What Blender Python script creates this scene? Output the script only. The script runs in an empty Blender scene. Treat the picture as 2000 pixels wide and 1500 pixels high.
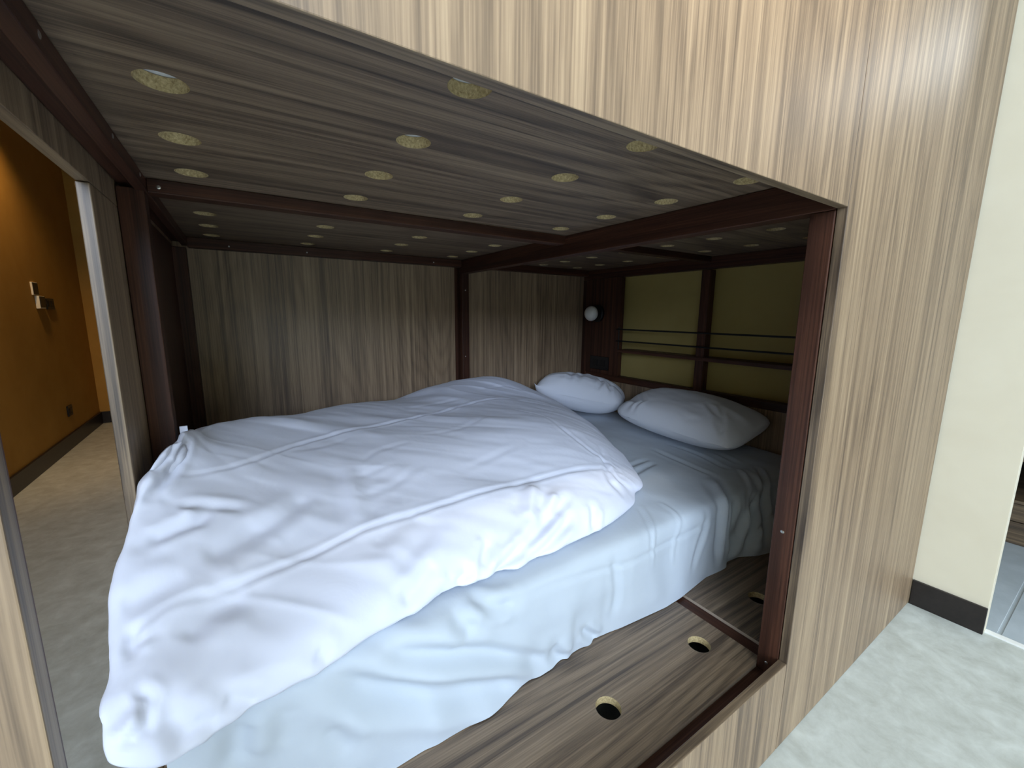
import bpy, bmesh, math, random
import numpy as np
from mathutils import Vector, Matrix

# The plan is laid out in panel units: 1 unit = the 0.36 m between the lens and the bunk's front.
# X runs along the bunk, Y into it, Z is measured from the lens height; the lens is 1.035 m above the floor.
S = .36
ZF = 2.875
def W(p): return Vector((p[0]*S, p[1]*S, (p[2]+ZF)*S))
C = bpy.context.scene.collection
rnd = random.Random(4)

# ------------------------------------------------------------------ materials
def nd(nt, t, **kw):
    n = nt.nodes.new(t)
    for k, v in kw.items():
        if k in n.inputs: n.inputs[k].default_value = v
        else: setattr(n, k, v)
    return n
def mat(name):
    m = bpy.data.materials.new(name); m.use_nodes = True
    nt = m.node_tree; b = nt.nodes['Principled BSDF']
    return m, nt, b
def srgb(r, g, b):
    f = lambda c: (c/255/12.92 if c/255 <= .04045 else ((c/255+.055)/1.055)**2.4)
    return (f(r), f(g), f(b), 1)
def ramp(nt, stops):
    r = nt.nodes.new('ShaderNodeValToRGB'); e = r.color_ramp.elements
    e[0].position, e[0].color = stops[0]; e[1].position, e[1].color = stops[-1]
    for p, c in stops[1:-1]:
        n = e.new(p); n.color = c
    return r
def math_(nt, op, a, b=None, c=None):
    n = nt.nodes.new('ShaderNodeMath'); n.operation = op
    for i, v in enumerate((a, b, c)):
        if v is None: continue
        if isinstance(v, (int, float)): n.inputs[i].default_value = v
        else: nt.links.new(v, n.inputs[i])
    return n.outputs[0]
def wood(name, axis, stops, rough=.42, streak=1.0, contour=.35, bump=.08, spec=.65):
    m, nt, b = mat(name); L = nt.links.new
    tc = nt.nodes.new('ShaderNodeTexCoord'); oi = nt.nodes.new('ShaderNodeObjectInfo')
    off = nd(nt, 'ShaderNodeVectorMath', operation='MULTIPLY_ADD')
    cmb = nt.nodes.new('ShaderNodeCombineXYZ')
    for i in range(3): L(oi.outputs['Random'], cmb.inputs[i])
    L(cmb.outputs[0], off.inputs[0]); off.inputs[1].default_value = (3.1, 5.7, 7.3); L(tc.outputs['Object'], off.inputs[2])
    def scaled(al, ac):
        mp = nt.nodes.new('ShaderNodeMapping'); s = [ac, ac, ac]; s[axis] = al
        mp.inputs['Scale'].default_value = s; L(off.outputs[0], mp.inputs['Vector']); return mp.outputs[0]
    def noise(v, scale, detail, rough_, dist=0.):
        n = nd(nt, 'ShaderNodeTexNoise', Scale=scale, Detail=detail, Roughness=rough_, Distortion=dist); L(v, n.inputs['Vector']); return n.outputs['Fac']
    broad = noise(scaled(.5, 11), 1, 3, .55, .25)
    mid = noise(scaled(.7, 62), 1, 4, .62, .35)
    fine = noise(scaled(2.2, 330), 1, 2, .6, .1)
    pore = noise(scaled(14, 420), 1, 2, .6)
    field = noise(scaled(.42, 3.2), 1, 1.5, .45, .1)
    rings = math_(nt, 'SINE', math_(nt, 'MULTIPLY_ADD', field, 150., math_(nt, 'MULTIPLY', mid, 5.)))
    rings = math_(nt, 'POWER', math_(nt, 'MULTIPLY_ADD', rings, .5, .5), 2.2)
    v = math_(nt, 'MULTIPLY_ADD', math_(nt, 'SUBTRACT', broad, .5), .68*streak, .5)
    v = math_(nt, 'MULTIPLY_ADD', math_(nt, 'SUBTRACT', mid, .5), 1.25*streak, v)
    v = math_(nt, 'MULTIPLY_ADD', math_(nt, 'SUBTRACT', fine, .5), .75*streak, v)
    v = math_(nt, 'MULTIPLY_ADD', math_(nt, 'SUBTRACT', pore, .5), .4*streak, v)
    v = math_(nt, 'SUBTRACT', v, math_(nt, 'MULTIPLY', rings, contour*.5))
    v = math_(nt, 'ADD', v, contour*.2)
    r = ramp(nt, stops); L(v, r.inputs[0]); L(r.outputs[0], b.inputs['Base Color'])
    b.inputs['Roughness'].default_value = rough; b.inputs['Specular IOR Level'].default_value = spec
    bp = nd(nt, 'ShaderNodeBump', Strength=bump, Distance=.0006); L(fine, bp.inputs['Height']); L(bp.outputs[0], b.inputs['Normal'])
    return m
WAL_LIT = [(.12, srgb(74, 60, 48)), (.38, srgb(116, 97, 77)), (.55, srgb(145, 123, 98)), (.85, srgb(180, 157, 127))]  # laminate tone lifted to put stronger light into the upright panels
WAL_SHADED = [(.12, srgb(58, 47, 39)), (.38, srgb(95, 80, 65)), (.55, srgb(121, 103, 84)), (.85, srgb(152, 132, 109))]  # same laminate, darkened to stand in for dimmer light on the boards
walnut_v = wood('walnut_laminate_upright_lit', 2, WAL_LIT, .46, .68, .14)
walnut_h = wood('walnut_laminate_lengthwise_shaded', 0, WAL_SHADED, .42, .85, .34)
WAL_EDGE_SHADED = [(p, tuple(v*.62 for v in c[:3])+(1,)) for p, c in WAL_LIT]  # panel tones darkened, putting the jamb's shade into the edging colour
edge_v = wood('walnut_edging_upright', 2, WAL_EDGE_SHADED, .45)
edge_h = wood('walnut_edging_lengthwise', 0, WAL_EDGE_SHADED, .45)
edge_y = wood('walnut_edging_crosswise', 1, WAL_EDGE_SHADED, .45)
walnut_y = wood('walnut_laminate_crosswise', 1, WAL_LIT, .42, .85, .2)
MAH = [(.15, srgb(32, 17, 11)), (.45, srgb(58, 34, 24)), (.7, srgb(80, 50, 36)), (.95, srgb(108, 73, 54))]
mahog_v = wood('mahogany_upright', 2, MAH, .48, .8, .12, .08, .3)
mahog_x = wood('mahogany_lengthwise', 0, MAH, .48, .8, .12, .08, .3)
mahog_y = wood('mahogany_crosswise', 1, MAH, .48, .8, .12, .08, .3)
oldwood = wood('brown_cabinet_wood', 1, [(.1, srgb(50, 40, 30)), (.5, srgb(92, 76, 58)), (.9, srgb(128, 108, 84))], .5)

def noisy(name, c1, c2, scale, rough, bump=0, bscale=None, detail=4, spec=.4, bdist=.001):
    m, nt, b = mat(name); L = nt.links.new
    tc = nt.nodes.new('ShaderNodeTexCoord')
    n = nd(nt, 'ShaderNodeTexNoise', Scale=scale, Detail=detail, Roughness=.66, Distortion=.3); L(tc.outputs['Object'], n.inputs['Vector'])
    r = ramp(nt, [(.3, c1), (.7, c2)]); L(n.outputs['Fac'], r.inputs[0]); L(r.outputs[0], b.inputs['Base Color'])
    b.inputs['Roughness'].default_value = rough; b.inputs['Specular IOR Level'].default_value = spec
    if bump:
        n2 = nd(nt, 'ShaderNodeTexNoise', Scale=bscale or scale, Detail=3); L(tc.outputs['Object'], n2.inputs['Vector'])
        bp = nd(nt, 'ShaderNodeBump', Strength=bump, Distance=bdist); L(n2.outputs['Fac'], bp.inputs['Height']); L(bp.outputs[0], b.inputs['Normal'])
    return m
def plain(name, c, rough=.5, metal=0., spec=.5):
    m, nt, b = mat(name); b.inputs['Base Color'].default_value = c
    b.inputs['Roughness'].default_value = rough; b.inputs['Metallic'].default_value = metal; b.inputs['Specular IOR Level'].default_value = spec
    return m
def cloth(name, c, wr=.25):
    m, nt, b = mat(name); L = nt.links.new
    tc = nt.nodes.new('ShaderNodeTexCoord')
    b.inputs['Base Color'].default_value = c; b.inputs['Roughness'].default_value = .85
    b.inputs['Sheen Weight'].default_value = .12; b.inputs['Specular IOR Level'].default_value = .2
    mp = nt.nodes.new('ShaderNodeMapping'); mp.inputs['Scale'].default_value = (1, 1, 1); L(tc.outputs['Object'], mp.inputs['Vector'])
    n = nd(nt, 'ShaderNodeTexNoise', Scale=7., Detail=4., Roughness=.5, Distortion=.8); L(mp.outputs[0], n.inputs['Vector'])
    w = nd(nt, 'ShaderNodeTexNoise', Scale=900., Detail=1.); L(tc.outputs['Object'], w.inputs['Vector'])
    b1 = nd(nt, 'ShaderNodeBump', Strength=wr, Distance=.02); L(n.outputs['Fac'], b1.inputs['Height'])
    b2 = nd(nt, 'ShaderNodeBump', Strength=.08, Distance=.0004); L(w.outputs['Fac'], b2.inputs['Height']); L(b1.outputs[0], b2.inputs['Normal'])
    L(b2.outputs[0], b.inputs['Normal'])
    return m
particle = noisy('chipboard_core', srgb(150, 128, 88), srgb(214, 196, 150), 260, .8)
duvet_m = cloth('white_cotton_duvet_cover', srgb(226, 231, 248), .10)
sheet_m = cloth('white_cotton_sheet', srgb(194, 204, 215), .12)
pillow_m = cloth('white_cotton_pillowcase', srgb(220, 224, 233), .12)
floor_m = noisy('concrete_look_vinyl', srgb(170, 174, 168), srgb(205, 211, 208), 13, .5, .1, 30, 14)
tile_m = noisy('blue_grey_stone_tile', srgb(150, 160, 168), srgb(176, 186, 194), 5, .45, .05, 40, 6)
cream = noisy('cream_wall_paint', srgb(218, 210, 188), srgb(223, 216, 195), 4, .8, .12, 320, 3, .25, .0006)
mustard = noisy('mustard_wall_paint', srgb(158, 140, 86), srgb(164, 147, 92), 4, .85, .12, 320, 3, .2, .0006)
ochre = noisy('ochre_wall_paint', srgb(172, 132, 66), srgb(182, 142, 74), 4, .85, .2, 320, 3, .2, .0006)
skirt_m = noisy('dark_skirting', srgb(32, 28, 27), srgb(43, 38, 36), 60, .4)
black = plain('black_metal', srgb(16, 15, 15), .45)
blackp = plain('black_plastic', srgb(20, 20, 21), .35)
whitep = plain('white_plastic', srgb(232, 228, 215), .4)
globe_m = plain('frosted_white_glass', srgb(226, 226, 222), .35)
steel = plain('screw_steel', srgb(190, 190, 188), .3, 1.)
ceil_m = plain('white_ceiling_paint', srgb(225, 224, 218), .85)
band = plain('pale_edge_banding', srgb(170, 154, 138), .35)
grout = plain('white_threshold', srgb(232, 234, 232), .5)

# ------------------------------------------------------------------ building helpers
def link(name, me, parent=None):
    o = bpy.data.objects.new(name, me); C.objects.link(o)
    if parent: o.parent = parent
    return o
def finish(name, bm, mats, parent=None, smooth=False, origin=None):
    """bm is in world metres; the object's origin goes to the middle of its base"""
    lo = [min(v.co[i] for v in bm.verts) for i in range(3)]; hi = [max(v.co[i] for v in bm.verts) for i in range(3)]
    o3 = Vector(((lo[0]+hi[0])/2, (lo[1]+hi[1])/2, lo[2])) if origin is None else Vector(origin)
    for v in bm.verts: v.co -= o3
    me = bpy.data.meshes.new(name); bm.to_mesh(me); bm.free()
    for m in (mats if isinstance(mats, (list, tuple)) else [mats]): me.materials.append(m)
    if smooth:
        for p in me.polygons: p.use_smooth = True
    o = link(name, me, parent)
    base = Vector((0, 0, 0))
    p = parent
    while p: base += p.location; p = p.parent
    o.location = o3-base
    return o
def box_bm(x0, x1, y0, y1, z0, z1, bev=.0012, bm=None):
    bm = bm or bmesh.new()
    a, b = W((x0, y0, z0)), W((x1, y1, z1))
    vs = [bm.verts.new((x, y, z)) for x in (a.x, b.x) for y in (a.y, b.y) for z in (a.z, b.z)]
    fs = [(0, 1, 3, 2), (4, 6, 7, 5), (0, 4, 5, 1), (2, 3, 7, 6), (0, 2, 6, 4), (1, 5, 7, 3)]
    faces = [bm.faces.new([vs[i] for i in f]) for f in fs]
    if bev:
        es = {e for f in faces for e in f.edges}
        bmesh.ops.bevel(bm, geom=list(es), offset=bev, segments=2, profile=.5, affect='EDGES')
    return bm
def box(name, x0, x1, y0, y1, z0, z1, m, parent=None, bev=.0012):
    bm = box_bm(x0, x1, y0, y1, z0, z1, bev)
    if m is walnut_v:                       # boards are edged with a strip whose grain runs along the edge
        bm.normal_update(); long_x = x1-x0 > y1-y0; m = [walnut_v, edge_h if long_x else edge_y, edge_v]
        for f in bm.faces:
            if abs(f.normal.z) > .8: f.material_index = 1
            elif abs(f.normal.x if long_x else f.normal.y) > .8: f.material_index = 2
    return finish(name, bm, m, parent)
def tag(o, label, cat, group=None):
    o['label'] = label; o['category'] = cat
    if group: o['group'] = group
    return o
def thing(name, label, cat, loc, group=None):
    o = link(name, None); o.location = W(loc); o.empty_display_size = .05
    return tag(o, label, cat, group)
def struct(o):
    o['kind'] = 'structure'; return o
def tube_bm(pts, r, seg=12, bm=None):
    bm = bm or bmesh.new()
    P = [Vector(p) for p in pts]; rings = []
    for i, p in enumerate(P):
        d = (P[min(i+1, len(P)-1)]-P[max(i-1, 0)]).normalized()
        a = d.orthogonal().normalized(); b = d.cross(a)
        rings.append([bm.verts.new(p+r*(math.cos(2*math.pi*k/seg)*a+math.sin(2*math.pi*k/seg)*b)) for k in range(seg)])
    for r0, r1 in zip(rings, rings[1:]):
        for k in range(seg): bm.faces.new((r0[k], r0[(k+1) % seg], r1[(k+1) % seg], r1[k]))
    bm.faces.new(rings[0][::-1]); bm.faces.new(rings[-1])
    return bm
def lathe_bm(center, axis, prof, seg=40):
    """prof: (radius, distance along axis) in metres"""
    bm = bmesh.new(); ax = Vector(axis).normalized(); a = ax.orthogonal().normalized(); b = ax.cross(a); c = Vector(center)
    rings = []
    for r, h in prof:
        if r < 1e-6: rings.append([bm.verts.new(c+ax*h)])
        else: rings.append([bm.verts.new(c+ax*h+r*(math.cos(2*math.pi*k/seg)*a+math.sin(2*math.pi*k/seg)*b)) for k in range(seg)])
    for r0, r1 in zip(rings, rings[1:]):
        for k in range(seg):
            k2 = (k+1) % seg
            q = [r0[k % len(r0)], r0[k2 % len(r0)], r1[k2 % len(r1)], r1[k % len(r1)]]
            q = list(dict.fromkeys(q))
            if len(q) > 2: bm.faces.new(q)
    bmesh.ops.recalc_face_normals(bm, faces=bm.faces)
    return bm
def holed_board(name, x0, x1, y0, y1, z0, z1, xs, ys, mats, parent, rad=.0775, seg=40):
    """flat board with round holes; slot 0 laminate, slot 1 raw core inside the holes, slot 2 edge banding"""
    bm = bmesh.new(); cache = {}
    def V(x, y, z):
        k = (round(x, 5), round(y, 5), round(z, 5))
        if k not in cache: cache[k] = bm.verts.new(W((x, y, z)))
        return cache[k]
    def cuts(a, b, cs):
        c = [a]+[(p+q)/2 for p, q in zip(cs, cs[1:])]+[b]
        return c
    cx, cy = cuts(x0, x1, xs), cuts(y0, y1, ys)
    for i, hx in enumerate(xs):
        for j, hy in enumerate(ys):
            ax, bx, ay, by = cx[i], cx[i+1], cy[j], cy[j+1]
            def outer(t):
                c, s = math.cos(t), math.sin(t)
                k = min(((bx-hx)/c if c > 1e-9 else (ax-hx)/c if c < -1e-9 else 1e9), ((by-hy)/s if s > 1e-9 else (ay-hy)/s if s < -1e-9 else 1e9))
                return hx+k*c, hy+k*s
            corner = [math.atan2(y-hy, x-hx) % (2*math.pi) for x, y in ((bx, by), (ax, by), (ax, ay), (bx, ay))]
            ang = sorted(set([round(2*math.pi*k/seg, 6) for k in range(seg)]+[round(a, 6) for a in corner]))
            for t0, t1 in zip(ang, ang[1:]+[ang[0]+2*math.pi]):
                p0, p1 = outer(t0), outer(t1)
                c0 = (hx+rad*math.cos(t0), hy+rad*math.sin(t0)); c1 = (hx+rad*math.cos(t1), hy+rad*math.sin(t1))
                bm.faces.new((V(*c0, z1), V(*p0, z1), V(*p1, z1), V(*c1, z1)))
                bm.faces.new((V(*c1, z0), V(*p1, z0), V(*p0, z0), V(*c0, z0)))
                f = bm.faces.new((V(*c0, z0), V(*c0, z1), V(*c1, z1), V(*c1, z0))); f.material_index = 1
    # outer rim
    edges = [e for e in bm.edges if e.is_boundary]
    tops = {}
    for e in edges:
        a, b = e.verts
        if abs(a.co.z-W((0, 0, z1)).z) < 1e-5 and abs(b.co.z-W((0, 0, z1)).z) < 1e-5:
            tops[e] = (a, b)
    low = {(round(v.co.x, 5), round(v.co.y, 5)): v for v in bm.verts if abs(v.co.z-W((0, 0, z0)).z) < 1e-5}
    for a, b in tops.values():
        la, lb = low.get((round(a.co.x, 5), round(a.co.y, 5))), low.get((round(b.co.x, 5), round(b.co.y, 5)))
        if la and lb:
            f = bm.faces.new((a, b, lb, la)); f.material_index = 2
    bmesh.ops.recalc_face_normals(bm, faces=bm.faces)
    return finish(name, bm, mats, parent)
def screw(parent, p, axis, r=.0032):
    return finish('screw', lathe_bm(W(p), axis, [(0, .0012), (r*.5, .0012), (r, .0004), (r, -.001)], 14), steel, parent)
def grid_obj(name, G, m, parent=None, thick=0., extra=None):
    """G (nv, nu, 3) in plan units -> smooth mesh"""
    bm = bmesh.new(); nv, nu = G.shape[:2]
    vs = [[bm.verts.new(W(G[i, j])) for j in range(nu)] for i in range(nv)]
    for i in range(nv-1):
        for j in range(nu-1):
            bm.faces.new((vs[i][j], vs[i][j+1], vs[i+1][j+1], vs[i+1][j]))
    if extra: extra(bm, vs)
    bmesh.ops.remove_doubles(bm, verts=bm.verts, dist=1e-5)
    bmesh.ops.recalc_face_normals(bm, faces=bm.faces)
    return finish(name, bm, m, parent, True)
# ------------------------------------------------------------------ cloth surfaces

def resample(pl, n):
    """dense Catmull-Rom curve through pl, n points evenly spaced by length"""
    p = np.array(pl, float)
    q = np.vstack([2*p[0]-p[1], p, 2*p[-1]-p[-2]])
    t = np.linspace(0, 1, 24, endpoint=False)[:, None]
    out = []
    for i in range(1, len(q)-2):
        a, b, c, d = q[i-1], q[i], q[i+1], q[i+2]
        out.append(.5*((2*b)+(c-a)*t+(2*a-5*b+4*c-d)*t*t+(3*b-a-3*c+d)*t**3))
    c = np.vstack(out+[p[-1:]])
    s = np.r_[0, np.cumsum(np.linalg.norm(np.diff(c, axis=0), axis=1))]
    u = np.linspace(0, s[-1], n)
    return np.stack([np.interp(u, s, c[:, k]) for k in range(c.shape[1])], 1)

def loft(rows, nu, nv):
    """grid (nv, nu, 3): each row is a polyline, rows joined by smooth curves"""
    R = np.stack([resample(r, nu) for r in rows])
    return np.stack([resample(R[:, j], nv) for j in range(nu)], 1)

def normals(G):
    du = np.gradient(G, axis=1); dv = np.gradient(G, axis=0)
    n = np.cross(du, dv)
    return n/np.maximum(np.linalg.norm(n, axis=2, keepdims=True), 1e-9)

def seg_dist(P, pl):
    """distance of points P (...,3) to a polyline and position 0..1 along it"""
    best = np.full(P.shape[:-1], 1e9); bt = np.zeros(P.shape[:-1])
    pl = np.array(pl, float)
    L = np.linalg.norm(np.diff(pl, axis=0), axis=1); S = np.r_[0, np.cumsum(L)]
    for i in range(len(pl)-1):
        a, d = pl[i], pl[i+1]-pl[i]
        t = np.clip(((P-a)@d)/max(d@d, 1e-9), 0, 1)
        r = np.linalg.norm(P-(a+t[..., None]*d), axis=-1)
        m = r < best
        best = np.where(m, r, best); bt = np.where(m, (S[i]+t*L[i])/S[-1], bt)
    return best, bt

def crease(G, N, lines):
    """push the cloth in (+) or out (-) along each line: (width, depth, points)"""
    D = np.zeros(G.shape[:2])
    for w, h, pl in lines:
        if len(pl) > 2:
            pl = resample(pl, 6*len(pl))
        r, t = seg_dist(G, pl)
        fade = np.clip(np.minimum(t, 1-t)*5+.25, 0, 1)
        x = r/w
        D -= h*fade*(np.exp(-x*x)-.45*np.exp(-(x-2.0)**2*1.1))
    return G+N*D[..., None]

def vnoise(X, Y, seed=0):
    """smooth value noise on a plane"""
    rng = np.random.RandomState(seed); T = rng.rand(64, 64)*2-1
    xi = np.floor(X).astype(int); yi = np.floor(Y).astype(int)
    fx = X-xi; fy = Y-yi
    fx = fx*fx*(3-2*fx); fy = fy*fy*(3-2*fy)
    g = lambda a, b: T[a % 64, b % 64]
    return (g(xi, yi)*(1-fx)+g(xi+1, yi)*fx)*(1-fy)+(g(xi, yi+1)*(1-fx)+g(xi+1, yi+1)*fx)*fy

DUVET = [
 # under the back edge, back face, back shoulder, top ridge
 [(-.22,4.35,-1.575),(.5,4.9,-1.575),(1.5,5.2,-1.575),(2.5,5.35,-1.575),(3.3,5.38,-1.575),(3.75,5.1,-1.575)],
 [(-.38,4.15,-1.25),(.5,4.75,-1.3),(1.5,5.2,-1.3),(2.5,5.45,-1.25),(3.3,5.48,-1.3),(3.95,5.15,-1.47)],
 [(-.385,3.8,-.90),(.5,4.4,-.97),(1.5,4.9,-1.02),(2.3,5.15,-.95),(3.08,5.3,-.98),(3.6,5.27,-1.15),(4.03,4.95,-1.44)],
 [(-.35,3.20,-.785),(-.28,3.45,-.80),(-.15,3.66,-.85),(.44,4.0,-.9),(1.0,4.3,-.95),(1.55,4.5,-.98),(2.3,4.8,-.9),(3.08,5.0,-.93),(3.6,5.02,-1.10),(3.9,4.85,-1.3),(4.08,4.65,-1.46)],
 [(-.475,2.86,-.86),(-.383,2.9,-.914),(-.037,3.1,-.952),(.375,3.5,-.973),(1.075,3.8,-1.007),(1.676,4.0,-1.016),(2.43,4.3,-1.006),(3.09,4.3,-1.075),(3.6,4.15,-1.25),(3.93,4.0,-1.5)],
 [(-.55,2.42,-1.16),(-.4,2.5,-1.10),(0,2.65,-1.09),(.6,2.9,-1.11),(1.3,3.1,-1.10),(2.0,3.25,-1.09),(2.7,3.3,-1.13),(3.2,3.3,-1.27),(3.55,3.25,-1.52)],
 [(-.545,2.12,-1.345),(-.443,2.15,-1.284),(-.156,2.2,-1.276),(.2,2.3,-1.274),(.52,2.38,-1.26),(.975,2.45,-1.26),(1.81,2.5,-1.25),(2.37,2.47,-1.26),(2.75,2.46,-1.36),(3.05,2.45,-1.53)],
 [(-.53,1.86,-1.43),(-.3,1.86,-1.44),(0,1.9,-1.44),(.4,2.0,-1.42),(.9,2.1,-1.41),(1.6,2.17,-1.4),(2.2,2.18,-1.4),(2.55,2.23,-1.43),(2.80,2.30,-1.54)],
 [(-.49,1.77,-1.56),(-.35,1.73,-1.615),(-.18,1.79,-1.61),(.02,1.82,-1.6),(.215,1.86,-1.605),(.4,1.91,-1.585),(.65,1.96,-1.58),(.86,2.02,-1.575),(1.12,2.0,-1.57),(1.46,2.0,-1.57),(1.94,2.03,-1.57),(2.26,2.07,-1.57),(2.62,2.19,-1.575)],
 [(-.42,1.92,-1.57),(-.3,1.9,-1.575),(0,1.97,-1.575),(.5,2.1,-1.575),(1.2,2.2,-1.575),(2.0,2.25,-1.575),(2.45,2.3,-1.575)],
]

def duvet_grid(nu=300, nv=230):
    rows = []
    for k, r in enumerate(DUVET):
        r = list(r); a, b = r[0], r[-1]
        if 0 < k < len(DUVET)-1:
            lo = min(a[2], max(a[2]-.30, -1.57))
            r = [(a[0]+.17, a[1]+.02, lo)]+r+[(b[0]-.10, b[1]+.03, -1.575)]
        rows.append(r)
    G = loft(rows, nu, nv)
    N = -normals(G)
    return G, N

HEM = [(-.46,1.83),(0,1.83),(.499,1.842),(.659,1.848),(.726,1.837),(.925,1.856),(1.048,1.844),(1.281,1.864),(1.402,1.902),(1.628,1.901),(1.718,1.894),(1.768,1.925),(1.898,1.919),(2.014,1.919),(2.061,1.93),(2.238,1.902),(2.718,1.863),(2.928,1.869),(3.369,1.92),(3.58,1.90),(3.67,1.905),(3.76,1.955),(3.93,1.94),(4.121,1.846),(4.283,1.808),(4.7,1.86),(5.24,1.9)]

def sheet_grid(nu=330, nv=230):
    x = np.linspace(-.385, 5.22, nu)
    h = np.array(HEM); hy = np.interp(x, h[:, 0], h[:, 1])
    k = np.ones(5)/5; hs = np.convolve(np.pad(hy, 2, mode='edge'), k, 'valid')
    top = -1.63
    cols = []
    for xi, y0 in zip(x, .5*hy+.5*hs):
        # plumper towards the foot where the cloth is pulled loose
        fy = 1.90-.03*np.exp(-((xi-.6)/.9)**2)
        r = .075
        p = [(5.60, -2.2), (5.60, -1.75), (5.52, top-.01), (5.3, top+.01), (4.4, top+.02), (3.2, top+.02), (2.3, top+.015), (fy+.2, top+.012), (fy+.085, top), (fy+.025, top-.03), (fy, top-.10), (fy-.008, top-.30), (.45*fy+.55*y0, -2.1), (y0, -2.343)]
        cols.append(resample([(a, b) for a, b in p], nv))
    C = np.array(cols).transpose(1, 0, 2)
    G = np.concatenate([np.broadcast_to(x, (nv, nu))[..., None], C], 2)
    N = -normals(G)
    return G, N

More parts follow.
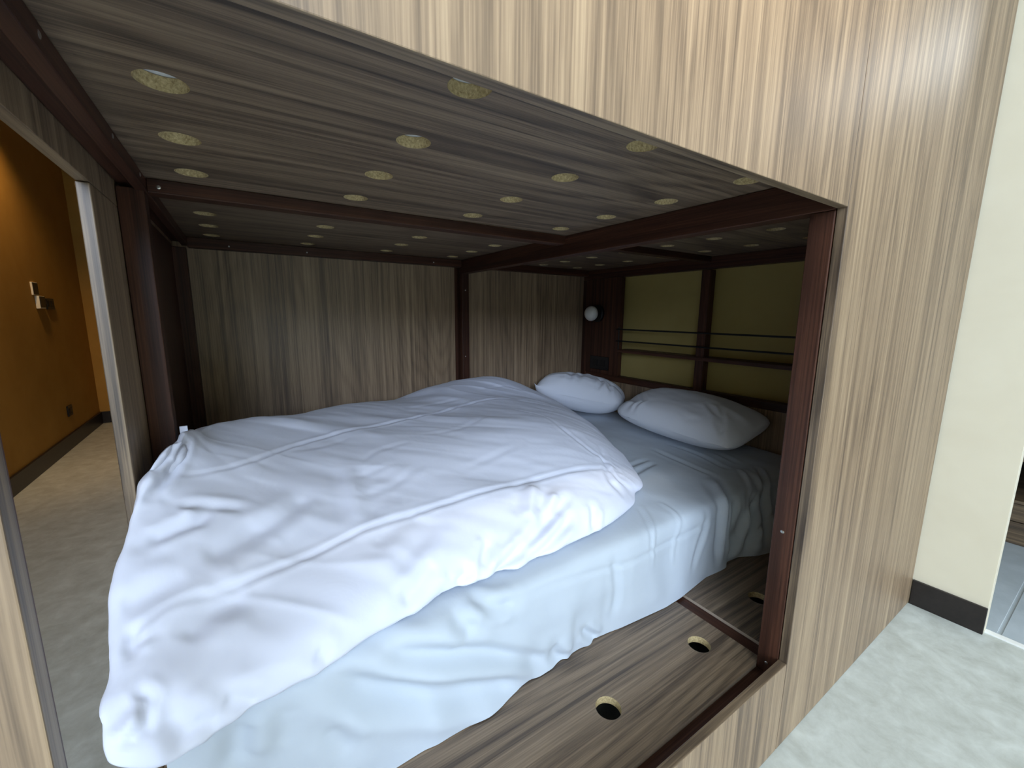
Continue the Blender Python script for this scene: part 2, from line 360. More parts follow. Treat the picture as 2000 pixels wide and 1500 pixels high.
def pillow_grid(a, b, h, n=90, pinch=.05, sag=.0):
    """closed pillow: half sizes a (long), b (short), half height h; returns top and bottom grids"""
    u = np.linspace(-1, 1, n); U, V = np.meshgrid(u, u)
    ed = 1-pinch*(1-np.abs(V)**2.2)*np.abs(U)**4
    ed2 = 1-pinch*(1-np.abs(U)**2.2)*np.abs(V)**4
    X = a*U*ed; Y = b*V*ed2
    # pull the corners in so that they end round
    k = 1-.17*np.abs(U)**4*np.abs(V)**4
    X, Y = X*k, Y*k
    f = np.clip((1-np.abs(U)**3.0), 0, 1)**.6*np.clip((1-np.abs(V)**3.0), 0, 1)**.6
    f = f*(1-.14*U**2-.14*V**2)
    return X, Y, h*f, U, V
DUVET_CREASES = [(0.018,0.01,[[-0.524,2.098,-1.319],[-0.436,2.139,-1.289],[-0.329,2.185,-1.268],[-0.15,2.197,-1.278],[0.209,2.29,-1.279],[0.519,2.379,-1.26],[0.97,2.444,-1.262],[1.795,2.483,-1.255],[2.369,2.442,-1.268],[2.726,2.413,-1.369]]),(0.016,0.01,[[-0.388,2.889,-0.916],[-0.041,3.073,-0.957],[0.364,3.457,-0.979],[1.068,3.753,-1.012],[1.637,3.921,-1.022],[2.382,4.215,-1.014],[3.028,4.209,-1.077]]),(0.03,0.022,[[2.12,2.137,-1.431],[2.045,2.042,-1.541]]),(0.035,0.028,[[1.951,2.244,-1.351],[1.661,2.124,-1.434],[1.379,2.028,-1.512],[1.212,1.998,-1.56]]),(0.03,0.026,[[1.886,2.11,-1.449],[1.67,2.042,-1.511],[1.516,2.007,-1.548],[1.402,1.999,-1.558]]),(0.03,0.022,[[1.415,2.052,-1.487],[1.285,2.009,-1.534],[1.18,2.0,-1.573]]),(0.03,0.022,[[1.217,2.126,-1.413],[1.157,2.061,-1.466],[1.124,2.019,-1.519]]),(0.025,0.022,[[0.994,2.045,-1.482],[1.017,2.024,-1.517],[0.933,2.018,-1.554]]),(0.045,0.024,[[0.834,2.084,-1.416],[0.722,2.014,-1.471],[0.594,1.96,-1.514]]),(0.05,-0.03,[[1.76,2.43,-1.271],[1.711,2.344,-1.303],[1.547,2.167,-1.4]]),(0.05,-0.02,[[1.873,2.293,-1.325],[1.736,2.155,-1.413]]),(0.025,0.022,[[-0.384,3.093,-0.772],[-0.434,2.951,-0.83],[-0.475,2.844,-0.866]]),(0.025,0.026,[[-0.359,3.354,-0.805],[-0.366,3.056,-0.84],[-0.399,2.903,-0.903],[-0.469,2.736,-0.96]]),(0.03,-0.02,[[-0.37,3.131,-0.772],[-0.395,2.976,-0.862]]),(0.03,0.013,[[-0.354,2.675,-1.028],[-0.295,2.687,-1.031],[-0.218,2.681,-1.046],[-0.068,2.641,-1.084]]),(0.035,0.02,[[-0.214,2.656,-1.056],[-0.263,2.583,-1.078],[-0.371,2.537,-1.086],[-0.463,2.489,-1.098]]),(0.06,-0.012,[[-0.307,2.657,-1.042],[-0.344,2.628,-1.05]]),(0.06,0.02,[[0.013,2.523,-1.141],[-0.114,2.417,-1.171],[-0.247,2.367,-1.179]]),(0.05,0.018,[[0.254,2.725,-1.109],[0.149,2.587,-1.138],[-0.023,2.469,-1.159]]),(0.06,0.022,[[-0.068,2.155,-1.306],[-0.173,2.129,-1.308],[-0.237,2.095,-1.318],[-0.305,2.018,-1.35]]),(0.02,0.012,[[-0.462,2.134,-1.294],[-0.465,2.013,-1.349]]),(0.02,0.01,[[-0.474,2.118,-1.302],[-0.486,2.045,-1.337]]),(0.018,0.01,[[-0.413,2.083,-1.316],[-0.449,2.058,-1.329]]),(0.018,0.018,[[-0.43,1.894,-1.404],[-0.393,1.854,-1.434],[-0.402,1.84,-1.444],[-0.406,1.794,-1.49]]),(0.03,-0.022,[[-0.412,1.828,-1.454],[-0.445,1.811,-1.467],[-0.466,1.795,-1.483],[-0.477,1.788,-1.492]]),(0.016,0.014,[[-0.464,1.785,-1.496],[-0.451,1.782,-1.501],[-0.441,1.789,-1.492]]),(0.04,0.025,[[-0.347,1.814,-1.478],[-0.306,1.777,-1.536],[-0.284,1.755,-1.593]]),(0.03,0.02,[[-0.26,1.788,-1.536],[-0.196,1.786,-1.583]]),(0.035,0.02,[[-0.177,1.813,-1.515],[-0.059,1.806,-1.596]]),(0.035,0.018,[[0.171,1.869,-1.518],[0.228,1.862,-1.575]]),(0.05,-0.012,[[0.566,3.021,-1.082],[0.54,2.716,-1.152],[0.506,2.452,-1.234]]),(0.025,0.004,[[1.417,4.143,-0.995],[1.748,4.23,-0.991],[2.089,4.307,-0.986]]),(0.025,0.003,[[0.643,3.04,-1.085],[0.838,3.212,-1.068],[1.13,3.305,-1.067]]),(0.025,0.003,[[0.573,2.879,-1.112],[0.885,2.984,-1.109]]),(0.06,0.016,[[0.86,2.432,-1.262],[0.643,2.317,-1.29],[0.545,2.229,-1.318]]),(0.07,0.018,[[0.928,2.376,-1.284],[0.734,2.174,-1.355],[0.637,2.043,-1.422]]),(0.03,0.012,[[2.823,2.754,-1.285],[2.501,2.332,-1.334],[2.522,2.207,-1.443]]),(0.02,0.007,[[2.68,2.676,-1.263],[2.59,2.334,-1.357],[2.722,2.27,-1.498]]),(0.02,0.007,[[2.638,3.199,-1.138],[2.609,2.701,-1.238],[2.724,2.429,-1.362]]),(0.025,0.003,[[0.217,3.292,-0.981],[0.507,3.391,-1.01],[0.762,3.537,-1.015]]),(0.025,0.003,[[1.26,3.411,-1.058],[1.663,3.427,-1.064],[2.132,3.663,-1.051]]),(0.03,0.004,[[0.554,2.659,-1.17],[0.808,2.736,-1.164],[1.071,2.915,-1.13]]),(0.03,0.003,[[1.334,2.764,-1.175],[1.667,2.858,-1.156],[1.978,2.942,-1.146]]),(0.02,0.003,[[2.477,3.804,-1.056],[2.685,3.511,-1.1],[2.615,3.007,-1.17]]),(0.02,0.003,[[2.454,4.605,-0.945],[2.947,4.71,-0.969],[3.195,4.532,-1.054]]),(0.05,0.014,[[-0.529,2.226,-1.244],[-0.418,2.252,-1.227],[-0.306,2.302,-1.207]])]
SHEET_CREASES = [(0.02,0.008,[[1.285,1.888,-1.7],[1.779,1.893,-1.746],[2.392,1.894,-1.809],[2.903,1.896,-1.788],[3.448,1.898,-1.745]]),(0.07,0.06,[[0.211,1.898,-1.662],[0.433,1.865,-1.871],[0.825,1.858,-2.107],[1.37,1.892,-2.322]]),(0.05,0.045,[[0.365,1.931,-1.637],[0.722,1.866,-1.806],[1.046,1.867,-1.957],[1.608,1.901,-2.322]]),(0.05,0.03,[[0.859,1.932,-1.637],[0.961,1.871,-1.785]]),(0.04,0.025,[[0.978,1.954,-1.631],[1.131,1.884,-1.7],[1.268,1.884,-1.721]]),(0.016,-0.008,[[2.767,2.188,-1.616],[2.613,1.955,-1.639],[2.562,1.897,-1.766],[2.562,1.892,-1.916]]),(0.016,-0.008,[[2.954,2.145,-1.616],[2.903,1.921,-1.664],[2.818,1.895,-1.831],[2.818,1.888,-2.002]]),(0.016,0.007,[[2.716,2.188,-1.616],[2.562,1.955,-1.639],[2.511,1.897,-1.766]]),(0.04,-0.04,[[3.823,2.206,-1.616],[3.567,1.937,-1.649],[3.516,1.892,-1.937],[3.567,1.902,-2.236]]),(0.035,0.035,[[3.721,1.909,-1.684],[3.687,1.895,-1.98],[3.806,1.942,-2.236]]),(0.02,0.022,[[4.385,2.183,-1.616],[4.198,1.972,-1.633],[4.01,1.893,-1.852],[3.942,1.927,-2.236]]),(0.02,-0.02,[[4.368,2.226,-1.616],[4.096,1.975,-1.633],[3.891,1.892,-1.834],[3.874,1.932,-2.172]]),(0.02,0.022,[[4.59,2.165,-1.616],[4.283,1.931,-1.654],[4.198,1.893,-1.92],[4.01,1.901,-2.193]]),(0.02,-0.018,[[4.641,2.144,-1.616],[4.334,1.908,-1.688],[4.3,1.89,-1.944],[4.113,1.868,-2.151]]),(0.03,0.014,[[3.925,2.25,-1.615],[4.01,2.637,-1.613],[4.096,3.107,-1.61]]),(0.03,0.012,[[4.266,2.311,-1.615],[4.402,2.697,-1.612],[4.419,3.126,-1.61]]),(0.03,0.012,[[4.539,2.357,-1.615],[4.641,2.657,-1.613]]),(0.03,0.014,[[3.278,2.744,-1.612],[3.704,2.829,-1.611]]),(0.03,0.012,[[3.38,2.914,-1.611],[3.738,2.955,-1.611]]),(0.04,0.03,[[1.71,1.897,-2.343],[1.625,1.9,-2.279],[1.574,1.899,-2.172]]),(0.03,0.03,[[2.017,1.921,-2.343],[1.915,1.916,-2.257],[1.864,1.915,-2.193]]),(0.05,0.02,[[0.194,1.867,-1.936],[0.279,1.853,-2.107]]),(0.06,0.025,[[-0.112,1.883,-1.745],[-0.146,1.878,-1.917]]),(0.05,-0.03,[[-0.061,1.883,-1.723],[-0.095,1.876,-1.916]]),(0.03,0.014,[[3.261,1.91,-1.682],[3.159,1.892,-1.916],[3.107,1.894,-2.151]]),(0.03,0.012,[[2.119,1.899,-1.725],[2.17,1.899,-2.023],[2.153,1.912,-2.193]])]
# ------------------------------------------------------------------ the room
FZ, CZ = -2.875, 8.2
XW = 5.52                                   # wall the bunk's head stands against
struct(box('floor', -24.0, 5.62, -18.4, 16.0, FZ-.2, FZ, floor_m, None, 0))
struct(box('ceiling', -24.0, 11.0, -18.4, 16.0, CZ, CZ+.3, ceil_m, None, 0))
struct(box('wall_right', XW, XW+.12, .486, 1.02, FZ, CZ, cream, None, .001))
struct(box('wall_head', XW, XW+.12, 1.02, 16.0, FZ, CZ, mustard, None, 0))
struct(box('wall_left', -3.4, -3.2, -1.0, 14.6, FZ, CZ, ochre, None, 0))
struct(box('wall_end', -3.4, 5.52, 14.6, 14.8, FZ, CZ, ochre, None, 0))
struct(box('ceiling_corridor', -3.4, -.62, -.8, 14.6, 3.95, 4.1, ceil_m, None, 0))
struct(box('ceiling_behind', -.62, 5.52, 5.9, 14.6, 3.95, 4.1, ceil_m, None, 0))
struct(box('wall_beside', -24.0, -3.4, -1.0, -.8, FZ, CZ, cream, None, 0))
struct(box('baseboard_right', XW-.03, XW+.0, .486, .995, FZ, FZ+.262, skirt_m, None, .002))
struct(box('baseboard_left', -3.2, -3.16, -1.0, 14.6, FZ, FZ+.30, skirt_m, None, .002))
struct(box('baseboard_end', -3.16, -1.3, 14.55, 14.6, FZ, FZ+.30, skirt_m, None, .002))
struct(box('trim_1', 5.555, 5.62, -3.2, .486, FZ-.05, FZ+.012, grout, None, .001))
struct(box('wall_doorway', XW, XW+.12, -18.3, -2.9, FZ, CZ, cream, None, 0))
# washroom floor beyond the doorway, laid in large tiles with thin joints
def tile_floor():
    bm = box_bm(5.62, 10.9, -6.0, 3.0, FZ-.2, FZ-.014, 0)
    n0 = len(bm.faces)
    for i in range(2):
        for j in range(5):
            x0 = 5.63+i*2.6; y0 = .405-1.67*(j-1)
            box_bm(x0, x0+2.585, y0-1.655, y0-.015, FZ-.03, FZ-.002, .0008, bm)
    for k, f in enumerate(bm.faces):
        f.material_index = 1 if f.calc_center_median().z > W((0, 0, FZ-.0145)).z else 0
    return finish('floor_tiles', bm, [grout, tile_m])
struct(tile_floor())
struct(box('wall_washroom', 10.9, 11.0, -6.0, 3.0, FZ, CZ, cream, None, 0))
struct(box('wall_washroom_side', 5.64, 10.9, 3.0, 3.12, FZ, CZ, cream, None, 0))
# rear wall with the daylight window behind the camera
wx0, wx1, wz0, wz1, wy = -21.5, -2.0, 2.6, 7.6, -18.0
def rear_wall():
    bm = box_bm(-24.0, wx0, wy-.3, wy, FZ, CZ, 0)
    box_bm(wx1, 5.52, wy-.3, wy, FZ, CZ, 0, bm)
    box_bm(wx0, wx1, wy-.3, wy, FZ, wz0, 0, bm); box_bm(wx0, wx1, wy-.3, wy, wz1, CZ, 0, bm)
    return finish('wall_rear', bm, cream)
struct(rear_wall())
def window():
    bm = bmesh.new()
    for x in (wx0, wx0+(wx1-wx0)/3, wx0+(wx1-wx0)*2/3, wx1-.12): box_bm(x, x+.12, wy-.22, wy-.08, wz0, wz1, .002, bm)
    for z in (wz0, wz1-.12): box_bm(wx0, wx1, wy-.22, wy-.08, z, z+.12, .002, bm)
    return finish('window_1', bm, black)
struct(window())
struct(box('wall_far_left', -24.2, -24.0, -18.4, -.8, FZ, CZ, cream, None, 0))

# ------------------------------------------------------------------ the bunk bed
T = .05                                      # board thickness
X0, X1 = -.577, 5.505                        # ends of the bunk
PZ = -2.348                                  # sleeping platform
bunk = thing('bunk_bed', 'built-in walnut laminate bunk bed with dark mahogany frame and a wide front opening', 'bunk bed', (2.5, 3.3, FZ))
def panel(name, *a, m=walnut_v, bev=.0012, label=None):
    o = box(name, *a, m, bunk, bev)
    if label: o['label'] = label
    return o
OT, OB, OL, OR = .58, -2.215, -.357, 2.775   # opening
panel('front_panel', OR+.012, X1, 1.0, 1.0+T, FZ+.004, 3.9)
panel('guard_panel', X0, OR+.006, 1.0, 1.0+T, OT, 2.9)
panel('lower_front_panel', X0, OR+.008, 1.0, 1.0+T, FZ+.004, OB)
panel('side_panel', X0, OL, 1.0, 1.0+T, OB+.002, OT-.002)
# foot end: half open to the corridor
panel('foot_panel', X0, X0+T, 2.8, 5.82, FZ+.004, .586)
panel('upper_foot_panel', X0, X0+T, 1.0+T+.004, 5.82, .59, 2.9)
panel('lower_foot_panel', X0, X0+T, 1.0+T+.004, 2.796, FZ+.004, -2.36)
# back boards
BY = 5.765
panel('back_panel', X0+T+.004, 2.722, BY, BY+T, FZ+.004, 3.9)
panel('back_panel', 2.90, XW-.02, BY, BY+T, FZ+.004, 3.9)
panel('gap_light_stop', 2.68, 2.94, BY+T+.001, BY+T+.03, FZ+.004, 3.9, m=mahog_v)  # strip added behind the gap to keep corridor light out
panel('inner_board', X0+T+.001, X0+T+.014, 3.457, 5.638, PZ+.003, .684, m=mahog_v)
# frame
P = .125
def post(x, y, z0=FZ+.004, z1=.575, w=P, d=P): return box('post', x, x+w, y, y+d, z0, z1, mahog_v, bunk, .0018)
fp = post(2.785, 1.055); post(-.524, 3.33, FZ+.004, .70); post(-.524, 5.64, FZ+.004, .66)
bp = post(2.784, 5.64, FZ+.004, .60, .112)
post(-.524, 1.055, FZ+.004, .7)
post(5.275, 1.055, FZ+.004, .60); post(5.275, 3.33, FZ+.004, .60); post(5.275, 5.64, FZ+.004, .60)
def rail(a, m, nm='rail'): return box(nm, *a, m, bunk, .0018)
cross = rail((2.78, 2.905, 1.055, 5.76, .577, .765), mahog_y, 'cross_beam')
foot = rail((-.44, -.385, 1.055, 5.76, .688, .765), mahog_y)
rail((-.524, -.455, 1.055, 5.76, .725, .80), mahog_y)
long1 = rail((-.384, 2.779, 3.33, 3.455, .685, .765), mahog_x)
rail((2.906, 5.274, 3.33, 3.455, .695, .765), mahog_x)
back = rail((-.384, 2.779, 5.64, 5.76, .664, .765), mahog_x)
rail((2.906, 5.274, 5.64, 5.76, .664, .765), mahog_x)
rail((5.275, 5.40, 1.055, 5.76, .612, .765), mahog_y)
# boards carrying the upper bunk
BM = [walnut_h, particle, band]
XL = [-.152, .735, 1.627, 2.525]; XR = [3.39, 4.105, 4.812]
YF = [1.41, 1.966, 2.527, 3.09]; YB = [3.70, 4.262, 4.83, 5.40]
ZC = .767
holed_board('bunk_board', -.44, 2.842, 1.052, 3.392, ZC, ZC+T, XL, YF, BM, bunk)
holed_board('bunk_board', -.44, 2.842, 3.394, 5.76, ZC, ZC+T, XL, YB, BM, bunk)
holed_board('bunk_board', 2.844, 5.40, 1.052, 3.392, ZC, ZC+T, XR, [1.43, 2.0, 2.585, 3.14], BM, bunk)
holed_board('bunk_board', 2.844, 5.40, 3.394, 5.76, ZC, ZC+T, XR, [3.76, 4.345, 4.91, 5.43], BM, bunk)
# sleeping platform
PX = [.80, 1.685, 2.604]; PXR = [3.49, 4.2, 4.9]
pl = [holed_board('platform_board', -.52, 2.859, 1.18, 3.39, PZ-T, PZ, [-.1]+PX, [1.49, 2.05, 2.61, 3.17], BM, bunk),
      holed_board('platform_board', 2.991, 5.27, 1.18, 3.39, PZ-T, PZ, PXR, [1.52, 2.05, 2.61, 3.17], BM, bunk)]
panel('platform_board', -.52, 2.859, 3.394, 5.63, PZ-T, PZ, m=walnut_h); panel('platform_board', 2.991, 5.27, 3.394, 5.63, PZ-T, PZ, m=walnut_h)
front_rail = rail((-.398, 2.783, 1.053, 1.178, PZ-.20, PZ-.022), mahog_x, 'platform_rail')
rail((2.911, 5.274, 1.053, 1.178, PZ-.20, PZ-.022), mahog_x, 'platform_rail')
rail((2.861, 2.989, 1.182, 5.62, PZ-.2, PZ-.02), mahog_y, 'platform_rail')
# head end: rail, bedside board and slim shelf with two guard rods
rail((5.28, 5.40, 1.183, 3.327, -1.12, -1.02), mahog_y, 'head_rail'); rail((5.28, 5.40, 3.458, 5.637, -1.12, -1.02), mahog_y, 'head_rail')
panel('head_panel', 5.30, 5.345, 1.2, 5.62, PZ+.002, -1.125)
panel('bedside_panel', 5.27, 5.354, 4.86, 5.636, -1.018, .61, m=mahog_v)  # mahogany used for its darkness, standing in for the shade here
shelf = box('head_shelf', 5.24, XW-.004, 1.19, 4.857, -.612, -.562, mahog_y, bunk, .001)
for z in (-.235, -.425):
    finish('guard_rod', tube_bm([W((5.24, 1.2, z)), W((5.24, 4.89, z))], .0045), black, shelf)
for y in (1.25, 4.84):
    finish('rod_bracket', tube_bm([W((5.24, y, -.56)), W((5.24, y, -.2))], .0038), black, shelf)
# screws that catch the light
for p in ((2.837, 5.64, .338), (2.829, 5.64, -.635)): screw(bp, p, (0, -1, 0))
for x in (.75, 2.35, -.02): screw(back, (x, 5.64, .70), (0, -1, 0))
for y, z in ((2.55, .735), (3.15, .735), (1.75, .73)): screw(foot, (-.385, y, z), (1, 0, 0), .004)
screw(fp, (2.785, 1.12, -2.30), (-1, 0, 0), .004); screw(fp, (2.785, 1.12, -1.35), (-1, 0, 0), .004)
screw(long1, (-.33, 3.33, .72), (0, -1, 0), .004)

# ------------------------------------------------------------------ bedding
def soft_box(name, x0, x1, y0, y1, z0, z1, m, r=.03):
    bm = box_bm(x0, x1, y0, y1, z0, z1, 0)
    bmesh.ops.bevel(bm, geom=list(bm.edges), offset=r, segments=5, profile=.6, affect='EDGES')
    return finish(name, bm, m, None, True)
tag(soft_box('mattress', -.34, 5.16, 2.06, 5.5, PZ+.004, -1.72, sheet_m), 'thick white mattress under the fitted sheet on the lower bunk platform', 'mattress')
tag(soft_box('upper_mattress', -.40, 5.2, 1.13, 5.6, ZC+T+.002, ZC+T+.5, pillow_m), 'white mattress of the upper bunk, glimpsed through the round holes overhead', 'mattress')

G, N = sheet_grid()
G = crease(G, N, SHEET_CREASES)
nz = .010*vnoise(G[..., 0]*2.1+G[..., 1]*1.2, G[..., 2]*1.3+G[..., 1]*1.7, 3)+.005*vnoise(G[..., 0]*6.5, G[..., 2]*3+G[..., 1]*4, 5)
side = np.clip((-1.66-G[..., 2])*4, 0, 1)*(G[..., 1] < 3)
nz = nz+side*.012*vnoise(G[..., 0]*5.0+G[..., 2]*.8, G[..., 2]*.9, 8)
head = side*np.clip((G[..., 0]-3.55)*3, 0, 1)
nz = nz+head*.04*np.sin(G[..., 0]*26+G[..., 2]*2.2+2*vnoise(G[..., 0]*2, G[..., 2]*2, 2))
low = np.clip((G[..., 2]+2.345)*8, 0, 1)
G = G+N*(nz*low)[..., None]
sheet = grid_obj('bed_sheet', G, sheet_m)
tag(sheet, 'white cotton sheet stretched over the lower mattress, its loose side hanging to the platform', 'bed sheet')

G, N = duvet_grid()
G = crease(G, N, DUVET_CREASES)
a = G[..., 0]*.85+G[..., 1]*-.5; b = G[..., 0]*.5+G[..., 1]*.85
nz = .022*vnoise(a*.9, b*2.3+G[..., 2], 11)+.011*vnoise(a*1.8, b*5.5+2*G[..., 2], 12)+.003*vnoise(a*5, b*14, 13)
ridge = np.clip(1-1.6*np.abs(vnoise(a*.8+.6*vnoise(a*1.5, b*2, 17), b*4.2+G[..., 2]*1.5, 15)), 0, 1)**4
ridge2 = np.clip(1-1.6*np.abs(vnoise(a*1.7, b*9+.8*vnoise(a*2, b*3, 18), 16)), 0, 1)**4
nz = nz+.010*ridge*(vnoise(a*1.2, b*1.3, 19)+.3)+.004*ridge2*np.clip(vnoise(a*1.6, b*1.8, 20)+.2, 0, 1)
up = np.clip((G[..., 2]+1.56)*12, 0, 1)
G = G+N*(nz*up)[..., None]
G[..., 2] = np.where(G[..., 1] > 2.02, np.maximum(G[..., 2], -1.578), np.maximum(G[..., 2], -1.63))
duvet = grid_obj('duvet', G, duvet_m)
tag(duvet, 'puffy white duvet heaped over the foot half of the lower bed', 'duvet')

finish('care_label', box_bm(-.375, -.335, 3.33, 3.345, -.80, -.73, 0), duvet_m, duvet)
def pillow(name, label, half, h, corners_fn, rot, loc, squash, seed, lines):
    X, Y, Z, U, V = pillow_grid(half[0], half[1], h)
    w = .022*vnoise(U*2.2+V*.7, V*2.6, seed)+.006*vnoise(U*5+V*2, V*6, seed+1)
    w *= np.clip(Z/h*1.6, 0, 1)
    for (wd, dp, pl) in lines:
        r, t = seg_dist(np.stack([U*half[0], V*half[1], 0*U], -1), [(p[0]*half[0], p[1]*half[1], 0) for p in pl])
        w = w-dp*np.clip(np.minimum(t, 1-t)*4+.2, 0, 1)*(np.exp(-(r/wd)**2)-.4*np.exp(-(r/wd-1.9)**2))
    top = np.stack([X, Y, Z+w], -1); bot = np.stack([X, Y, -Z*squash], -1)
    for g in (top, bot): corners_fn(g, U, V)
    bm = bmesh.new()
    M = Matrix.Rotation(rot[2], 4, 'Z') @ Matrix.Rotation(rot[1], 4, 'Y') @ Matrix.Rotation(rot[0], 4, 'X')
    n = X.shape[0]
    for g, flip in ((top, 0), (bot, 1)):
        vs = [[bm.verts.new(W(Vector(loc)+M @ Vector(g[i, j]))) for j in range(n)] for i in range(n)]
        for i in range(n-1):
            for j in range(n-1):
                q = (vs[i][j], vs[i][j+1], vs[i+1][j+1], vs[i+1][j]); bm.faces.new(q[::-1] if flip else q)
    bmesh.ops.remove_doubles(bm, verts=bm.verts, dist=1e-5); bmesh.ops.recalc_face_normals(bm, faces=bm.faces)
    o = finish(name, bm, pillow_m, None, True)
    return tag(o, label, 'pillow', 'bed pillows at the head of the lower bunk')
def front_corners(g, U, V):
    # near corners: one dog-eared tip towards the post, one square end
    k = np.clip(U, 0, 1)**7*np.clip(-V, 0, 1)**7
    g[..., 0] += k*.06; g[..., 1] -= k*.05
def back_corners(g, U, V):
    k = np.clip(-U, 0, 1)**7*np.clip(-V, 0, 1)**7
    g[..., 0] -= k*.10; g[..., 2] += k*.10
R_ = math.radians
pillow('pillow', 'white pillow at the bed head nearest the front post, seam edge facing out', (.93, .50), .27, front_corners,
       (R_(13), R_(2), R_(-90)), (4.80, 3.20, -1.29), .95, 21,
       [(.05, .015, [(-.95, -.2), (-.6, -.6), (-.75, -.95)]), (.03, .022, [(-.8, 0), (-.5, -.5), (-.55, -.95)]), (.03, .024, [(.55, -.1), (.7, -.5), (.8, -.9)]),
        (.03, .022, [(.35, -.1), (.6, -.4), (.72, -.8)]), (.04, .01, [(.1, -.6), (.3, -.75), (.5, -.7)])])
pillow('pillow', 'white pillow in the back corner of the bed, half behind the other pillow', (.74, .36), .31, back_corners,
       (R_(4), R_(7), R_(-52)), (4.60, 5.02, -1.26), .95, 33,
       [(.05, .018, [(-.15, .6), (-.25, 0), (-.2, -.8)]), (.045, .016, [(0, .6), (-.05, 0), (-.05, -.8)]), (.03, .024, [(.35, .2), (.45, -.3), (.4, -.8)]), (.03, .022, [(.7, .2), (.6, -.3), (.7, -.8)])])

# ------------------------------------------------------------------ small fittings
lamp = thing('wall_lamp', 'small round white globe reading lamp on a black base at the bed head', 'lamp', (5.27, 5.36, .02))
lc = W((5.27, 5.36, .02))
finish('lamp_base', lathe_bm(lc, (-1, 0, 0), [(0, 0), (.052, 0), (.052, .014), (.046, .018), (.02, .02), (.02, .03), (0, .03)]), black, lamp, False)
R0 = .046
finish('lamp_shade', lathe_bm(lc+Vector((-.062, 0, 0)), (-1, 0, 0), [(R0*math.sin(math.pi*k/16), -R0*math.cos(math.pi*k/16)*.8) for k in range(17)]), globe_m, lamp, True)
sock = thing('power_outlet', 'black power outlet plate below the reading lamp at the bed head', 'outlet', (5.27, 5.27, -.95))
box('plate', 5.25, 5.268, 5.06, 5.50, -.95, -.72, blackp, sock, .002)
for y in (5.14, 5.32): box('socket', 5.244, 5.2495, y, y+.11, -.89, -.78, black, sock, .0008)

def wall_box(name, label, cat, y0, y1, z0, z1, d, m, front):
    t = thing(name, label, cat, (-3.2, (y0+y1)/2, z0))
    box('case', -3.199, -3.2+d, y0, y1, z0, z1, m, t, .002)
    front(t)
    return t
wall_box('room_thermostat', 'slim white control panel, uppermost of the three fittings on the ochre corridor wall', 'control panel', 11.55, 11.80, .28, .52, .03, whitep,
         lambda t: box('screen', -3.1695, -3.163, 11.56, 11.79, .29, .51, blackp, t, .0008))
wall_box('key_card_switch', 'cream key card box on the ochre corridor wall, directly below the slim panel', 'card holder', 11.66, 11.94, .03, .27, .06, whitep,
         lambda t: box('card_slot', -3.1395, -3.132, 11.675, 11.93, .055, .26, blackp, t, .0008))
wall_box('light_switch', 'black square double light switch on the ochre corridor wall', 'switch', 12.14, 12.53, .015, .235, .03, blackp,
         lambda t: [box('rocker', -3.1695, -3.160, y, y+.13, .06, .19, black, t, .001) for y in (12.19, 12.35)])
wall_box('wall_socket', 'dark wall socket low on the ochre corridor wall above the baseboard', 'outlet', 12.30, 12.56, -2.22, -2.0, .03, blackp,
         lambda t: box('socket', -3.1695, -3.163, 12.36, 12.50, -2.17, -2.05, black, t, .001))

# low wooden unit seen through the doorway on the right
cab = thing('storage_cabinet', 'low brown wooden cabinet with a dark open bay beyond the right doorway', 'cabinet', (8.7, .9, FZ))
box('kick_board', 8.15, 8.20, -2.6, 2.6, FZ, -2.585, oldwood, cab); box('drawer_front', 8.14, 8.19, -2.6, 2.6, -2.57, -2.345, oldwood, cab)
box('shelf', 8.15, 10.0, -2.6, 2.6, -2.34, -2.30, oldwood, cab); box('cabinet_top', 8.12, 10.0, -2.6, 2.6, -1.78, -1.58, oldwood, cab)
box('back_board', 9.95, 10.0, -2.6, 2.6, -2.30, -1.785, blackp, cab); box('side_board', 8.2, 9.94, -2.6, -2.5, -2.30, -1.785, blackp, cab); box('side_board', 8.2, 9.94, 2.5, 2.6, -2.30, -1.785, blackp, cab)

# ------------------------------------------------------------------ light
def area(name, loc, target, sx, sy, power, col):
    l = bpy.data.lights.new(name, 'AREA'); l.shape = 'RECTANGLE'; l.size, l.size_y = sx, sy; l.energy = power; l.color = col
    o = bpy.data.objects.new(name, l); C.objects.link(o); o.location = loc
    o.rotation_euler = (Vector(target)-Vector(loc)).to_track_quat('-Z', 'Y').to_euler(); return o
wc = W(((wx0+wx1)/2, wy-.1, (wz0+wz1)/2))
area('window_daylight', wc, wc+Vector((0, 1, 0)), (wx1-wx0)*S, (wz1-wz0)*S, 730, (.66, .79, 1.0))
def spot(name, loc, target, p, col, deg, r=.06):
    l = bpy.data.lights.new(name, 'SPOT'); l.energy = p; l.color = col; l.spot_size = R_(deg); l.spot_blend = .9; l.shadow_soft_size = r
    o = bpy.data.objects.new(name, l); C.objects.link(o); o.location = loc
    o.rotation_euler = (Vector(target)-Vector(loc)).to_track_quat('-Z', 'Y').to_euler()
for sx, tx, pw in ((-.2, .6, 74), (1.3, 1.8, 84), (2.6, 3.4, 20)):
    spot('panel_fill_spot', W((sx, -1.6, 4.1)), W((tx, 1, 2.5)), pw, (1, .94, .84), 56, .05)  # unseen fill spots added to brighten the front panel
sl = W((-2.5, -8.0, CZ-.06))
area('overhead_fill', sl, sl+Vector((.25, .75, -1)), 2.2, 1.4, 128, (.80, .90, 1.0))  # overhead fill added to lift front panel and bed; no roof opening
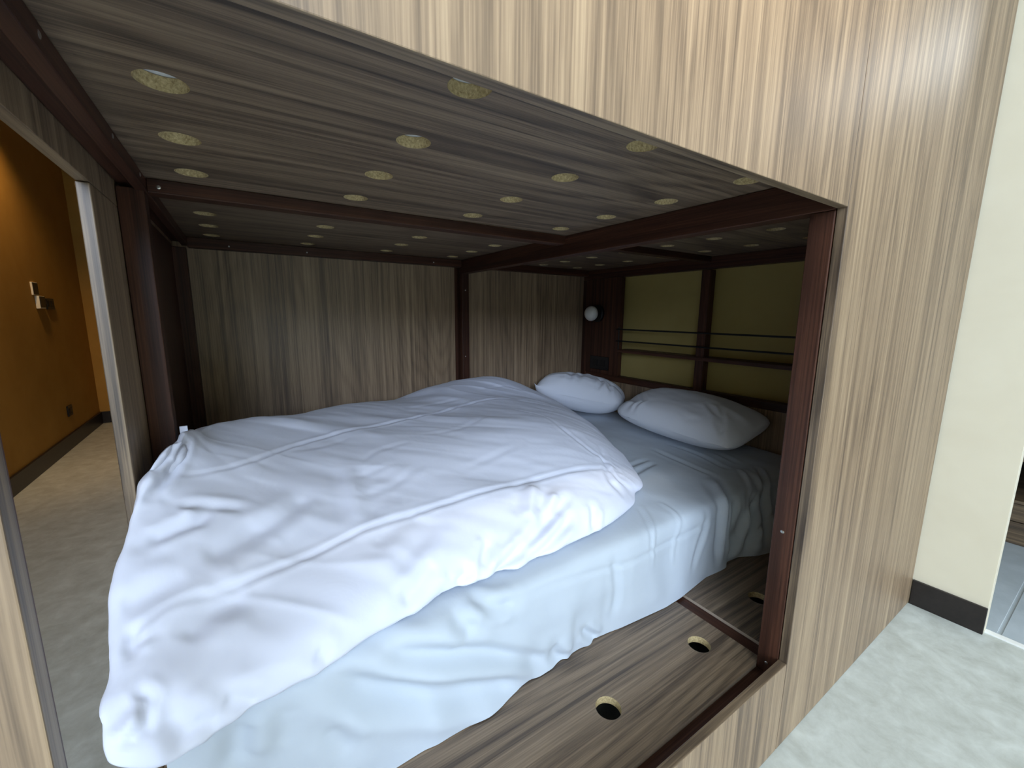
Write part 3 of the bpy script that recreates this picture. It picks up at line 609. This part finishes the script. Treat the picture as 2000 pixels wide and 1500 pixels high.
spot('floor_fill_spot', W((5.0, -4.5, CZ-.1)), W((4.6, -1.4, FZ)), 150, (.86, .95, 1.0), 40)  # unseen spot added to brighten the floor on the right
def lamp_light(name, loc, p, col, r):
    l = bpy.data.lights.new(name, 'POINT'); l.energy = p; l.color = col; l.shadow_soft_size = r
    o = bpy.data.objects.new(name, l); C.objects.link(o); o.location = loc
lamp_light('washroom_fill', W((7.6, -.6, 3.2)), 9, (.9, .96, 1), .12)  # unseen point light added to brighten the washroom tiles
spot('corridor_lamp_and_fill', W((-2.0, 8.6, 3.7)), W((-1.8, 7.6, FZ)), 22, (1, .66, .32), 80, .05)  # extra warm spot added as fill to tint the corridor floor
spot('corridor_lamp_and_fill', W((-2.72, 9.8, 3.6)), W((-3.2, 10.9, .9)), 42, (1, .62, .26), 86, .04)
w = bpy.data.worlds.new('sky'); bpy.context.scene.world = w; w.use_nodes = True
bg = w.node_tree.nodes['Background']; bg.inputs[0].default_value = (.72, .85, 1, 1); bg.inputs[1].default_value = .6

# ------------------------------------------------------------------ camera
cam = bpy.data.cameras.new('camera'); co = bpy.data.objects.new('camera', cam); C.objects.link(co)
cam.sensor_width = 36; cam.sensor_fit = 'HORIZONTAL'; cam.lens = 814.3676/2000*36; cam.clip_start = .02
ya, pi_, ro = .57664618, .16631248, .00809184
fwd = Vector((math.cos(pi_)*math.sin(ya), math.cos(pi_)*math.cos(ya), -math.sin(pi_)))
right = Vector((math.cos(ya), -math.sin(ya), 0)); up = right.cross(fwd)
r2 = math.cos(ro)*right+math.sin(ro)*up; u2 = math.cos(ro)*up-math.sin(ro)*right
m = Matrix((r2, u2, -fwd)).transposed().to_4x4(); m.translation = W((0, 0, 0)); co.matrix_world = m
sc = bpy.context.scene; sc.camera = co
vs = sc.view_settings; vs.view_transform = 'Standard'; vs.look = 'None'; vs.gamma = 1; vs.use_curve_mapping = False; vs.exposure = .14
sc.cycles.use_denoising = True; sc.cycles.max_bounces = 10; sc.cycles.diffuse_bounces = 6
